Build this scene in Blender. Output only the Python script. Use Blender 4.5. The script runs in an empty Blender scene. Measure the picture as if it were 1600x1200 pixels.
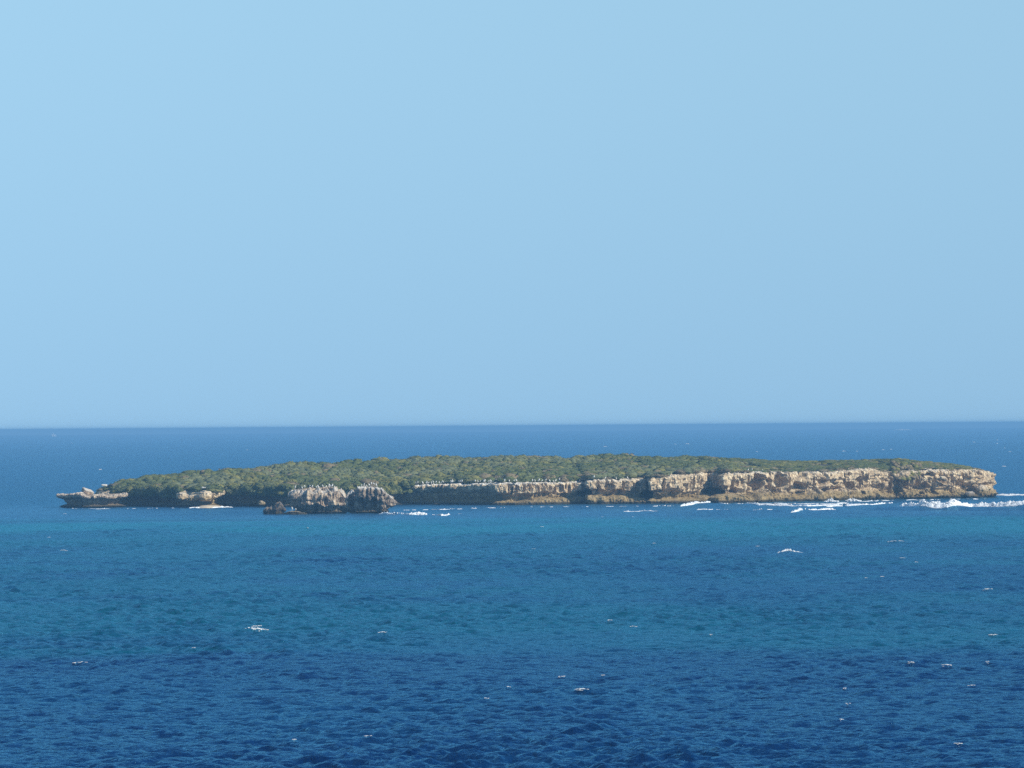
import bpy, math, random
import numpy as np
from mathutils import Matrix, Vector

random.seed(7)
RNG = np.random.default_rng(7)
scene = bpy.context.scene
COL = scene.collection

# ------------------------------------------------------------------ camera
F = 800 / math.tan(math.radians(6.0))     # focal length in photo pixels (1600 wide), 12 degree view
H = 17.8                                  # eye height above the water
ROLL = 0.0075
EYE = 65.8                                # eye level lies this many photo pixels below the picture centre
SEA_R = 16000.0
cam_d = bpy.data.cameras.new("camera")
cam_d.sensor_width = 36.0
cam_d.lens = 18.0 / math.tan(math.radians(6.0))
cam_d.clip_start = 1.0
cam_d.clip_end = 60000.0
cam = bpy.data.objects.new("camera", cam_d)
COL.objects.link(cam)
cam.matrix_world = (Matrix.Translation((0, 0, H))
                    @ Matrix.Rotation(math.pi / 2 + math.atan(EYE / F), 4, 'X')
                    @ Matrix.Rotation(-ROLL, 4, 'Z'))
scene.camera = cam

# ------------------------------------------------------------------ light
SUN_AZ = math.radians(116.0)              # clockwise from +Y (view direction): from the right, a little behind the camera
SUN_EL = math.radians(33.0)
world = bpy.data.worlds.new("World")
scene.world = world
world.use_nodes = True
wn, wl = world.node_tree.nodes, world.node_tree.links
wn.clear()
w_out = wn.new('ShaderNodeOutputWorld')
w_bg = wn.new('ShaderNodeBackground')
w_sky = wn.new('ShaderNodeTexSky')
w_sky.sky_type = 'NISHITA'
w_sky.sun_disc = False
w_sky.sun_elevation = SUN_EL
w_sky.sun_rotation = SUN_AZ
w_sky.altitude = 0
w_sky.air_density = 1.0
w_sky.dust_density = 0.0
w_sky.ozone_density = 3.0
w_tc = wn.new('ShaderNodeTexCoord')
w_sep = wn.new('ShaderNodeSeparateXYZ')
w_com = wn.new('ShaderNodeCombineXYZ')
w_nrm = wn.new('ShaderNodeVectorMath'); w_nrm.operation = 'NORMALIZE'
def w_math(op, a, b):
    n = wn.new('ShaderNodeMath'); n.operation = op
    for i, v in enumerate((a, b)):
        if isinstance(v, (int, float)): n.inputs[i].default_value = v
        else: wl.new(v, n.inputs[i])
    return n.outputs[0]
# even pale blue towards the horizon on every side (no white band): z -> sqrt((z - 0.1)^2 + 0.152^2)
wl.new(w_tc.outputs['Generated'], w_sep.inputs[0])
w_z = w_math('SUBTRACT', w_sep.outputs[2], 0.10)
w_z = w_math('SQRT', w_math('ADD', w_math('MULTIPLY', w_z, w_z), 0.152 ** 2), 0.0)
wl.new(w_sep.outputs[0], w_com.inputs[0]); wl.new(w_sep.outputs[1], w_com.inputs[1]); wl.new(w_z, w_com.inputs[2])
wl.new(w_com.outputs[0], w_nrm.inputs[0])
wl.new(w_nrm.outputs[0], w_sky.inputs['Vector'])
w_mul = wn.new('ShaderNodeMix'); w_mul.data_type = 'RGBA'; w_mul.blend_type = 'MULTIPLY'   # slightly cyan white balance of the whole sky
w_mul.inputs[0].default_value = 1.0
w_mul.inputs[7].default_value = (0.915, 1.0, 0.97, 1)
wl.new(w_sky.outputs['Color'], w_mul.inputs[6])
wl.new(w_mul.outputs[2], w_bg.inputs['Color'])
w_bg.inputs['Strength'].default_value = 0.116
wl.new(w_bg.outputs[0], w_out.inputs['Surface'])

sun_d = bpy.data.lights.new("sun", 'SUN')
sun_d.energy = 4.8
sun_d.angle = math.radians(0.53)
sun_d.color = (1.0, 0.93, 0.80)
sun = bpy.data.objects.new("sun", sun_d)
COL.objects.link(sun)
sd = Vector((math.sin(SUN_AZ) * math.cos(SUN_EL), math.cos(SUN_AZ) * math.cos(SUN_EL), math.sin(SUN_EL)))
sun.rotation_euler = sd.to_track_quat('Z', 'Y').to_euler()
sun.location = (300, 400, 300)

vs = scene.view_settings
vs.view_transform = 'Standard'
vs.look = 'None'
vs.gamma = 1.0
vs.use_curve_mapping = False
vs.exposure = 0.3
scene.cycles.use_denoising = False
scene.cycles.denoiser = 'OPENIMAGEDENOISE'
scene.cycles.denoising_input_passes = 'RGB_ALBEDO_NORMAL'
scene.cycles.denoising_prefilter = 'ACCURATE'
scene.cycles.max_bounces = 5
scene.cycles.sample_clamp_direct = 6.0
scene.cycles.sample_clamp_indirect = 3.0
scene.cycles.volume_bounces = 0
scene.cycles.transparent_max_bounces = 8
scene.cycles.caustics_reflective = False
scene.cycles.caustics_refractive = False

# ------------------------------------------------------------------ helpers
def ray(px, py):
    """photo pixel (1600 x 1200) -> (dx, dz) per metre of depth"""
    dx, dy = px - 800.0, py - 600.0
    c = math.sqrt(1 - ROLL * ROLL)
    return (dx * c - dy * ROLL) / F, -((dy * c + dx * ROLL) - EYE) / F

def at(px, py, D):
    a, b = ray(px, py)
    return Vector((a * D, D, H + b * D))

def on_water(px, py):
    a, b = ray(px, py)
    D = H / -b
    return Vector((a * D, D, 0.0))

def z_of(px, py, D):
    return H + ray(px, py)[1] * D

def px_of(X, D, py=770):
    return 800 + (X / D * F + (py - 600) * ROLL)

def _hash(ix, iy, iz, seed):
    h = (ix.astype(np.int64) * 374761393 + iy.astype(np.int64) * 668265263 + iz.astype(np.int64) * 2147483647 + seed * 974711)
    h = (h ^ (h >> 13)) * 1274126177
    h = h & 0x7fffffff
    h = (h ^ (h >> 16)) & 0xffffff
    return h / float(0xffffff)

def vnoise(x, y, z, seed=0):
    x, y, z = np.broadcast_arrays(np.asarray(x, float), np.asarray(y, float), np.asarray(z, float))
    fx, fy, fz = np.floor(x), np.floor(y), np.floor(z)
    ix, iy, iz = fx.astype(np.int64), fy.astype(np.int64), fz.astype(np.int64)
    u, v, w = x - fx, y - fy, z - fz
    u, v, w = u * u * (3 - 2 * u), v * v * (3 - 2 * v), w * w * (3 - 2 * w)
    r = 0
    for a in (0, 1):
        for b in (0, 1):
            for c in (0, 1):
                k = (u if a else 1 - u) * (v if b else 1 - v) * (w if c else 1 - w)
                r = r + k * _hash(ix + a, iy + b, iz + c, seed)
    return r * 2 - 1

def fbm(x, y, z, octaves=4, seed=0, gain=0.5, ridge=False):
    s, amp, tot = 0, 1.0, 0
    for o in range(octaves):
        n = vnoise(x * 2 ** o + 17.3 * o, y * 2 ** o - 9.1 * o, z * 2 ** o + 3.7 * o, seed + o)
        if ridge:
            n = 1 - 2 * np.abs(n)
        s = s + n * amp
        tot += amp
        amp *= gain
    return s / tot

def smooth(x, a, b):
    t = np.clip((np.asarray(x, float) - a) / (b - a), 0, 1)
    return t * t * (3 - 2 * t)

def mesh_obj(name, verts, faces, mats, parent=None, smooth_shade=False, mat_idx=None):
    """verts (n,3); faces: array (m,k) with k = 3 or 4, or a list of arrays"""
    if not isinstance(faces, list):
        faces = [faces]
    faces = [np.asarray(f, np.int32) for f in faces if len(f)]
    me = bpy.data.meshes.new(name)
    verts = np.asarray(verts, np.float32)
    loops = np.concatenate([f.ravel() for f in faces])
    sizes = np.concatenate([np.full(len(f), f.shape[1], np.int32) for f in faces])
    starts = np.concatenate([[0], np.cumsum(sizes)[:-1]]).astype(np.int32)
    me.vertices.add(len(verts))
    me.vertices.foreach_set('co', verts.ravel())
    me.loops.add(len(loops))
    me.loops.foreach_set('vertex_index', loops)
    me.polygons.add(len(sizes))
    me.polygons.foreach_set('loop_start', starts)
    me.polygons.foreach_set('loop_total', sizes)
    if smooth_shade:
        me.polygons.foreach_set('use_smooth', np.ones(len(sizes), bool))
    else:
        me.polygons.foreach_set('use_smooth', np.zeros(len(sizes), bool))
    for m in (mats if isinstance(mats, (list, tuple)) else [mats]):
        me.materials.append(m)
    if mat_idx is not None:
        me.polygons.foreach_set('material_index', np.asarray(mat_idx, np.int32))
    me.update(calc_edges=True)
    me.validate()
    o = bpy.data.objects.new(name, me)
    COL.objects.link(o)
    if parent is not None:
        o.parent = parent
    return o

def set_attr(o, name, vals):
    a = o.data.attributes.new(name, 'FLOAT', 'POINT')
    a.data.foreach_set('value', np.asarray(vals, np.float32))

def tag(o, label=None, cat=None, group=None, kind=None):
    if label: o['label'] = label
    if cat: o['category'] = cat
    if group: o['group'] = group
    if kind: o['kind'] = kind
    return o

def empty(name, loc):
    o = bpy.data.objects.new(name, None)
    o.location = loc
    COL.objects.link(o)
    return o

def ico(sub=1):
    t = (1 + 5 ** 0.5) / 2
    v = [(-1, t, 0), (1, t, 0), (-1, -t, 0), (1, -t, 0), (0, -1, t), (0, 1, t), (0, -1, -t), (0, 1, -t), (t, 0, -1), (t, 0, 1), (-t, 0, -1), (-t, 0, 1)]
    f = [(0, 11, 5), (0, 5, 1), (0, 1, 7), (0, 7, 10), (0, 10, 11), (1, 5, 9), (5, 11, 4), (11, 10, 2), (10, 7, 6), (7, 1, 8),
         (3, 9, 4), (3, 4, 2), (3, 2, 6), (3, 6, 8), (3, 8, 9), (4, 9, 5), (2, 4, 11), (6, 2, 10), (8, 6, 7), (9, 8, 1)]
    v = [np.array(p, float) / np.linalg.norm(p) for p in v]
    for _ in range(sub):
        cache, nf = {}, []
        def mid(a, b):
            k = (min(a, b), max(a, b))
            if k not in cache:
                m = v[a] + v[b]
                v.append(m / np.linalg.norm(m))
                cache[k] = len(v) - 1
            return cache[k]
        for a, b, c in f:
            ab, bc, ca = mid(a, b), mid(b, c), mid(c, a)
            nf += [(a, ab, ca), (b, bc, ab), (c, ca, bc), (ab, bc, ca)]
        f = nf
    return np.array(v), np.array(f, np.int32)

ICO0, ICO1, ICO2, ICO3 = ico(0), ico(1), ico(2), ico(3)

# ------------------------------------------------------------------ materials
class N:
    """small node-graph writer"""
    def __init__(s, name):
        s.m = bpy.data.materials.new(name)
        s.m.use_nodes = True
        s.n, s.l = s.m.node_tree.nodes, s.m.node_tree.links
        s.n.clear()
        s.out = s.n.new('ShaderNodeOutputMaterial')
        s.b = s.n.new('ShaderNodeBsdfPrincipled')
        s.l.new(s.b.outputs[0], s.out.inputs[0])
        s.pos = s.n.new('ShaderNodeNewGeometry').outputs['Position']
    def put(s, inp, v):
        if hasattr(v, 'is_output') or isinstance(v, bpy.types.NodeSocket):
            s.l.new(v, inp)
        else:
            inp.default_value = v
    def scale(s, v, vec):
        n = s.n.new('ShaderNodeVectorMath'); n.operation = 'MULTIPLY'
        s.put(n.inputs[0], v); n.inputs[1].default_value = vec
        return n.outputs[0]
    def noise(s, v, scale, detail=3, rough=0.55, dist=0.0):
        n = s.n.new('ShaderNodeTexNoise')
        s.put(n.inputs['Vector'], v)
        n.inputs['Scale'].default_value = scale
        n.inputs['Detail'].default_value = detail
        n.inputs['Roughness'].default_value = rough
        n.inputs['Distortion'].default_value = dist
        return n.outputs[0]
    def math(s, op, a, b=0.0, c=0.0, clamp=False):
        n = s.n.new('ShaderNodeMath'); n.operation = op; n.use_clamp = clamp
        s.put(n.inputs[0], a); s.put(n.inputs[1], b); s.put(n.inputs[2], c)
        return n.outputs[0]
    def rng(s, v, a, b, c=0.0, d=1.0):
        n = s.n.new('ShaderNodeMapRange')
        s.put(n.inputs[0], v)
        for i, k in enumerate((a, b, c, d)): n.inputs[i + 1].default_value = k
        return n.outputs[0]
    def ramp(s, v, stops):
        n = s.n.new('ShaderNodeValToRGB')
        e = n.color_ramp.elements
        while len(e) > 1: e.remove(e[-1])
        e[0].position = stops[0][0]; e[0].color = (*stops[0][1], 1)
        for p, c in stops[1:]:
            k = e.new(p); k.color = (*c, 1)
        s.put(n.inputs[0], v)
        return n.outputs[0]
    def mix(s, f, a, b):
        n = s.n.new('ShaderNodeMix'); n.data_type = 'RGBA'
        s.put(n.inputs[0], f)
        for i, v in ((6, a), (7, b)):
            if isinstance(v, tuple): v = (*v, 1)
            s.put(n.inputs[i], v)
        return n.outputs[2]
    def sep(s, v):
        n = s.n.new('ShaderNodeSeparateXYZ'); s.put(n.inputs[0], v)
        return n.outputs
    def attr(s, name):
        n = s.n.new('ShaderNodeAttribute'); n.attribute_name = name
        return n.outputs['Fac']
    def bump(s, h, strength, dist, prev=None):
        n = s.n.new('ShaderNodeBump')
        n.inputs['Strength'].default_value = strength
        n.inputs['Distance'].default_value = dist
        s.put(n.inputs['Height'], h)
        if prev is not None: s.put(n.inputs['Normal'], prev)
        return n.outputs[0]
    def set(s, **kw):
        for k, v in kw.items():
            if isinstance(v, tuple) and len(v) == 3: v = (*v, 1)
            s.put(s.b.inputs[k.replace('_', ' ')], v)
        return s.m

def water_material():
    k = N('sea_water')
    P = k.sep(k.pos)
    big = k.noise(k.scale(k.pos, (0.006, 0.012, 0)), 1.0, 4, 0.6)
    big2 = k.noise(k.scale(k.pos, (0.02, 0.035, 0)), 1.0, 3, 0.6)
    d = k.math('ADD', P[1], k.math('MULTIPLY', k.math('SUBTRACT', big, 0.5), 105.0))
    d = k.math('ADD', d, k.math('MULTIPLY', k.math('SUBTRACT', big2, 0.5), 85.0))
    # on the left the pale sandy bottom reaches nearer
    left = k.rng(P[0], -10.0, -40.0, 0.0, 1.0)
    d = k.math('ADD', d, k.math('MULTIPLY', P[0], 0.12))
    t = k.rng(d, 200.0, 1300.0)
    def q(m): return (m - 200) / 1100
    deep, mid, teal, sand, reef, sea = (0.0006, 0.0175, 0.080), (0.0008, 0.034, 0.105), (0.0008, 0.070, 0.118), (0.002, 0.132, 0.178), (0.026, 0.095, 0.190), (0.003, 0.040, 0.10)
    reef_edge = (0.006, 0.045, 0.085)
    zone = k.ramp(t, [(0, deep), (q(372), deep), (q(424), teal), (q(468), teal), (q(515), mid), (q(690), mid), (q(750), teal),
                      (q(825), sand), (q(905), sand), (q(955), reef), (q(1090), reef), (q(1180), sea)])
    patch = k.noise(k.scale(k.pos, (0.022, 0.012, 0)), 1.0, 5, 0.6)
    zone = k.mix(k.math('MULTIPLY', k.rng(patch, 0.48, 0.62), 0.65), zone, mid)
    inner = k.math('MULTIPLY', k.rng(d, 385.0, 415.0), k.rng(d, 850.0, 760.0))
    patch2 = k.noise(k.scale(k.pos, (0.035, 0.018, 4.0)), 1.0, 4, 0.6)
    patch2 = k.math('ADD', patch2, k.rng(P[0], 0.0, -60.0, 0.0, 0.10))
    zone = k.mix(k.math('MULTIPLY', k.math('MULTIPLY', k.rng(patch2, 0.47, 0.60), 0.9), inner), zone, teal)
    # a thin dark reef edge along the left side of the shallows, broken into lengths
    ed = k.math('MULTIPLY', k.rng(P[1], 932.0, 938.0), k.rng(P[1], 952.0, 946.0))
    ed = k.math('MULTIPLY', ed, k.math('MULTIPLY', k.rng(P[0], 0.0, -45.0), k.rng(patch, 0.40, 0.52)))
    zone = k.mix(k.math('MULTIPLY', ed, 0.8), zone, reef_edge)
    # open sea further out: gust streaks
    far = k.noise(k.scale(k.pos, (0.002, 0.0016, 0)), 1.0, 5, 0.6)
    zone = k.mix(k.math('MULTIPLY', k.rng(far, 0.4, 0.65), 0.25), zone, (0.002, 0.025, 0.08))
    n1 = k.noise(k.scale(k.pos, (1.0, 1.5, 1.0)), 1.3, 4, 0.6)
    n2 = k.noise(k.scale(k.pos, (0.25, 0.4, 0.25)), 1.0, 3, 0.55)
    n3 = k.noise(k.scale(k.pos, (3.0, 5.0, 3.0)), 1.3, 3, 0.6)
    nb = k.bump(n2, 1.0, 0.7)
    nb = k.bump(n1, 1.0, 0.28, nb)
    nb = k.bump(n3, 1.0, 0.04, nb)
    rough = k.rng(P[1], 250.0, 1500.0, 0.06, 0.28)
    body = k.n.new('ShaderNodeBsdfDiffuse')
    k.put(body.inputs['Color'], zone); k.put(body.inputs['Normal'], nb)
    refl = k.n.new('ShaderNodeBsdfGlossy')
    refl.inputs['Color'].default_value = (0.31, 0.75, 1.0, 1)
    k.put(refl.inputs['Roughness'], rough); k.put(refl.inputs['Normal'], nb)
    fr = k.n.new('ShaderNodeFresnel'); fr.inputs['IOR'].default_value = 1.333
    k.put(fr.inputs['Normal'], nb)
    mx = k.n.new('ShaderNodeMixShader')
    k.put(mx.inputs[0], k.math('MULTIPLY', fr.outputs[0], 0.97))
    k.l.new(body.outputs[0], mx.inputs[1]); k.l.new(refl.outputs[0], mx.inputs[2])
    k.l.new(mx.outputs[0], k.out.inputs[0])
    k.n.remove(k.b)
    return k.m

def rock_material(name, light, tan, dark, low, low_z):
    k = N(name)
    P = k.sep(k.pos)
    streak = k.noise(k.scale(k.pos, (1.6, 1.6, 0.35)), 1.0, 5, 0.65)
    blot = k.noise(k.pos, 0.35, 4, 0.6)
    fine = k.noise(k.pos, 2.5, 4, 0.65)
    c = k.ramp(streak, [(0.34, dark), (0.48, tan), (0.61, light), (0.8, light)])
    c = k.mix(k.math('MULTIPLY', k.rng(blot, 0.48, 0.66), 0.55), c, tan)
    c = k.mix(k.math('MULTIPLY', k.rng(fine, 0.50, 0.66), 0.75), c, dark)
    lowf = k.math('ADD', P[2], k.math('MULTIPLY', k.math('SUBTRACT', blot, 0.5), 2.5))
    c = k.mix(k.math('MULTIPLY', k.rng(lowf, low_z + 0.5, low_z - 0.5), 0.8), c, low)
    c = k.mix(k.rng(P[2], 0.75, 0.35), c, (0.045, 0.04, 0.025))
    g = k.math('MULTIPLY', k.attr('guano'), k.rng(fine, 0.30, 0.5), clamp=True)
    c = k.mix(g, c, (0.80, 0.78, 0.72))
    nb = k.bump(streak, 0.8, 0.5)
    nb = k.bump(fine, 0.9, 0.25, nb)
    return k.set(Base_Color=c, Roughness=0.95, Specular_IOR_Level=0.2, Normal=nb)

def leaf_material(name, a, b):
    k = N(name)
    n = k.noise(k.pos, 0.9, 3, 0.6)
    n2 = k.noise(k.pos, 0.12, 2, 0.5)
    f = k.math('ADD', k.math('MULTIPLY', n, 0.6), k.math('MULTIPLY', n2, 0.4))
    c = k.mix(k.rng(f, 0.38, 0.62), a, b)
    return k.set(Base_Color=c, Roughness=0.8, Specular_IOR_Level=0.2)

def plain_material(name, c, rough=0.8):
    k = N(name)
    n = k.noise(k.pos, 3.0, 2)
    return k.set(Base_Color=k.mix(k.rng(n, 0.35, 0.65), tuple(x * 0.85 for x in c), c), Roughness=rough)

M_WATER = water_material()
M_CLIFF = rock_material('limestone', (0.83, 0.69, 0.465), (0.53, 0.395, 0.235), (0.17, 0.13, 0.10), (0.26, 0.185, 0.07), 2.2)
M_GREYROCK = rock_material('weathered_limestone', (0.66, 0.53, 0.37), (0.36, 0.27, 0.19), (0.11, 0.09, 0.08), (0.19, 0.15, 0.09), 1.2)
M_SHADEDROCK = rock_material('shaded_limestone', (0.46, 0.37, 0.27), (0.21, 0.165, 0.125), (0.085, 0.07, 0.06), (0.15, 0.115, 0.07), 1.2)  # limestone painted darker to stand in for shade on the narrower stack's front
M_SHADOWROCK = rock_material('shadow_dark_rock', (0.20, 0.16, 0.12), (0.11, 0.09, 0.07), (0.06, 0.05, 0.045), (0.05, 0.045, 0.035), 0.8)  # shadow of the broad stack painted into the small rock's colour
M_SOIL = leaf_material('scrubby_soil', (0.065, 0.065, 0.035), (0.14, 0.115, 0.07))
M_LEAF = [leaf_material('dark_green_leaves', (0.066, 0.086, 0.028), (0.122, 0.134, 0.044)),
          leaf_material('olive_leaves', (0.108, 0.115, 0.032), (0.20, 0.185, 0.056)),
          leaf_material('grey_green_leaves', (0.095, 0.115, 0.050), (0.165, 0.17, 0.080)),
          leaf_material('dry_brown_leaves', (0.13, 0.11, 0.06), (0.23, 0.18, 0.10))]
M_WHITE = plain_material('white_plumage', (0.82, 0.81, 0.78))
M_DARKBIRD = plain_material('dark_plumage', (0.10, 0.095, 0.09))
M_BEAK = plain_material('beak_horn', (0.35, 0.28, 0.16))
def foam_material(name='sea_foam', lo=0.40, hi=1.0):
    k = N(name)
    n = k.noise(k.scale(k.pos, (1.0, 0.6, 1.0)), 1.6, 5, 0.65)
    al = k.rng(n, 0.34, 0.56, lo, hi)
    return k.set(Base_Color=(0.82, 0.84, 0.85), Roughness=0.95, Specular_IOR_Level=0.1, Alpha=al)
M_FOAM = foam_material()
M_THINFOAM = foam_material('thin_foam', 0.22, 0.80)
M_SAND = plain_material('sand', (0.55, 0.45, 0.32))
M_PALE = plain_material('pale_stone', (0.70, 0.66, 0.58))

# ------------------------------------------------------------------ the sea
WR = np.random.default_rng(21)
NW = 150
lam = np.exp(WR.uniform(math.log(0.75), math.log(6.5), NW))
theta = WR.normal(0.0, 0.8, NW) + math.radians(-104)      # travel direction: towards the camera, a bit to the left
kk = 2 * math.pi / lam
kx, ky = kk * np.cos(theta), kk * np.sin(theta)
ph = WR.uniform(0, 2 * math.pi, NW)
slope = 0.46 * math.sqrt(2.0 / NW) * np.where(lam > 2.4, (2.4 / lam) ** 1.5, 1.0)
amp = slope / kk

RIDGES = []   # swell crests: (x0, y0, x1, y1, height, half width)
def ridge(p0, p1, h, w):
    RIDGES.append((p0.x, p0.y, p1.x, p1.y, h, w))

ridge(on_water(1350, 797), on_water(1640, 797.5), 0.85, 5.0)
ridge(on_water(1080, 790), on_water(1350, 790), 0.4, 4.0)
ridge(on_water(1098, 789), on_water(1126, 788), 0.55, 3.5)
ridge(on_water(1060, 799), on_water(1320, 799), 0.35, 4.0)
ridge(on_water(585, 804), on_water(690, 805), 0.25, 3.0)

def sea_height(x, y, dr=None, da=None, choppy=False):
    x, y = np.asarray(x, float), np.asarray(y, float)
    r = np.hypot(x, y)
    ang = np.arctan2(x, y)
    dr = 0.28 + 0.0017 * np.maximum(r - 240, 0) if dr is None else dr
    dx = r * 0.00034
    group = np.clip(0.85 + 0.7 * fbm(x * 0.035, y * 0.020, 0 * x, 3, 55), 0.3, 1.5)
    fade = 1 - smooth(np.abs(ang), 0.128, 0.14)
    lagoon = 1 - 0.62 * smooth(r, 960, 1015) * (1 - smooth(r, 1120, 1200)) * (1 - smooth(x, 20, 60))
    z = np.zeros_like(x); ox = np.zeros_like(x); oy = np.zeros_like(x)
    for i in range(NW):
        att = np.clip(1.6 - np.maximum(abs(ky[i]) * dr, abs(kx[i]) * dx) / 2.2, 0, 1)
        a = amp[i] * att
        p = kx[i] * x + ky[i] * y + ph[i]
        s = np.sin(p)
        z += a * s
        if choppy:
            c = np.cos(p)
            ox += a * c * (kx[i] / kk[i])
            oy += a * c * (ky[i] / kk[i])
    m = group * fade * lagoon
    z *= m
    far = smooth(r, 2500, 6000)
    z += far * fade * 1.3 * fbm(x * 0.0035, y * 0.0012, 0 * x, 3, 91)
    for (x0, y0, x1, y1, h, w) in RIDGES:
        L = math.hypot(x1 - x0, y1 - y0)
        ux, uy = (x1 - x0) / L, (y1 - y0) / L
        t = (x - x0) * ux + (y - y0) * uy
        e = -(x - x0) * uy + (y - y0) * ux + 1.5 * vnoise(t * 0.12, 0 * t, 0 * t, 5)
        ww = np.where(e < 0, w * 0.55, w)
        z += h * np.exp(-(e / ww) ** 2) * smooth(t, -4, 6) * (1 - smooth(t, L - 6, L + 4)) * (1 + 0.4 * vnoise(t * 0.25, 0 * t, 0 * t, 6))
    if choppy:
        return z, ox * m * 0.8, oy * m * 0.8
    return z

rs = [1.0, 40, 90, 140, 180, 205, 220, 230]
r = 236.0
while r < 1010:
    rs.append(r); r += 0.28 + 0.0017 * (r - 240)
while r < 1200:
    rs.append(r); r += 1.7
step = 2.0
while r < SEA_R:
    rs.append(r); r += step; step *= 1.055
rs.append(SEA_R)
rs = np.array(rs)
fine = np.linspace(-math.radians(7.2), math.radians(7.2), 740)
coarse = np.linspace(math.radians(7.2), 2 * math.pi - math.radians(7.2), 74)[1:-1]
angs = np.concatenate([fine, coarse])
nr, na = len(rs), len(angs)
RR, AA = np.meshgrid(rs, angs, indexing='ij')
SX, SY = RR * np.sin(AA), RR * np.cos(AA)
drr = np.gradient(rs)[:, None] * np.ones_like(AA)
sz, sox, soy = sea_height(SX, SY, drr, None, True)
SV = np.stack([SX + sox, SY + soy, sz], -1).reshape(-1, 3)
ii, jj = np.meshgrid(np.arange(nr - 1), np.arange(na), indexing='ij')
j2 = (jj + 1) % na
sf = np.stack([ii * na + jj, (ii + 1) * na + jj, (ii + 1) * na + j2, ii * na + j2], -1).reshape(-1, 4)[:, ::-1]
sea = mesh_obj('sea', SV, sf, M_WATER, smooth_shade=True)
tag(sea, 'blue choppy sea with turquoise bands over the shallows', kind='structure')

# ------------------------------------------------------------------ rock masses
def resample(pts, spacing_fn):
    pts = np.asarray(pts, float)
    pts = np.vstack([pts, pts[:1]])
    seg = np.linalg.norm(np.diff(pts, axis=0), axis=1)
    cum = np.concatenate([[0], np.cumsum(seg)])
    s, out = 0.0, []
    while s < cum[-1]:
        x = np.interp(s, cum, pts[:, 0]); y = np.interp(s, cum, pts[:, 1])
        out.append((x, y))
        s += spacing_fn(x, y, s / cum[-1])
    return np.array(out)

def circ_smooth(a, n):
    k = np.hanning(n + 2)[1:-1]; k /= k.sum()
    h = n // 2
    ext = np.concatenate([a[-h:], a, a[:h]], 0)
    if a.ndim == 1:
        return np.convolve(ext, k, 'valid')
    return np.stack([np.convolve(ext[:, c], k, 'valid') for c in range(a.shape[1])], -1)

def out_normals(o, n=31):
    t = np.roll(o, -1, 0) - np.roll(o, 1, 0)
    t = circ_smooth(t, n)
    t /= np.linalg.norm(t, axis=1)[:, None] + 1e-9
    nrm = np.stack([t[:, 1], -t[:, 0]], -1)
    area = np.sum(o[:, 0] * np.roll(o[:, 1], -1) - np.roll(o[:, 0], -1) * o[:, 1])
    return nrm if area > 0 else -nrm

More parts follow.
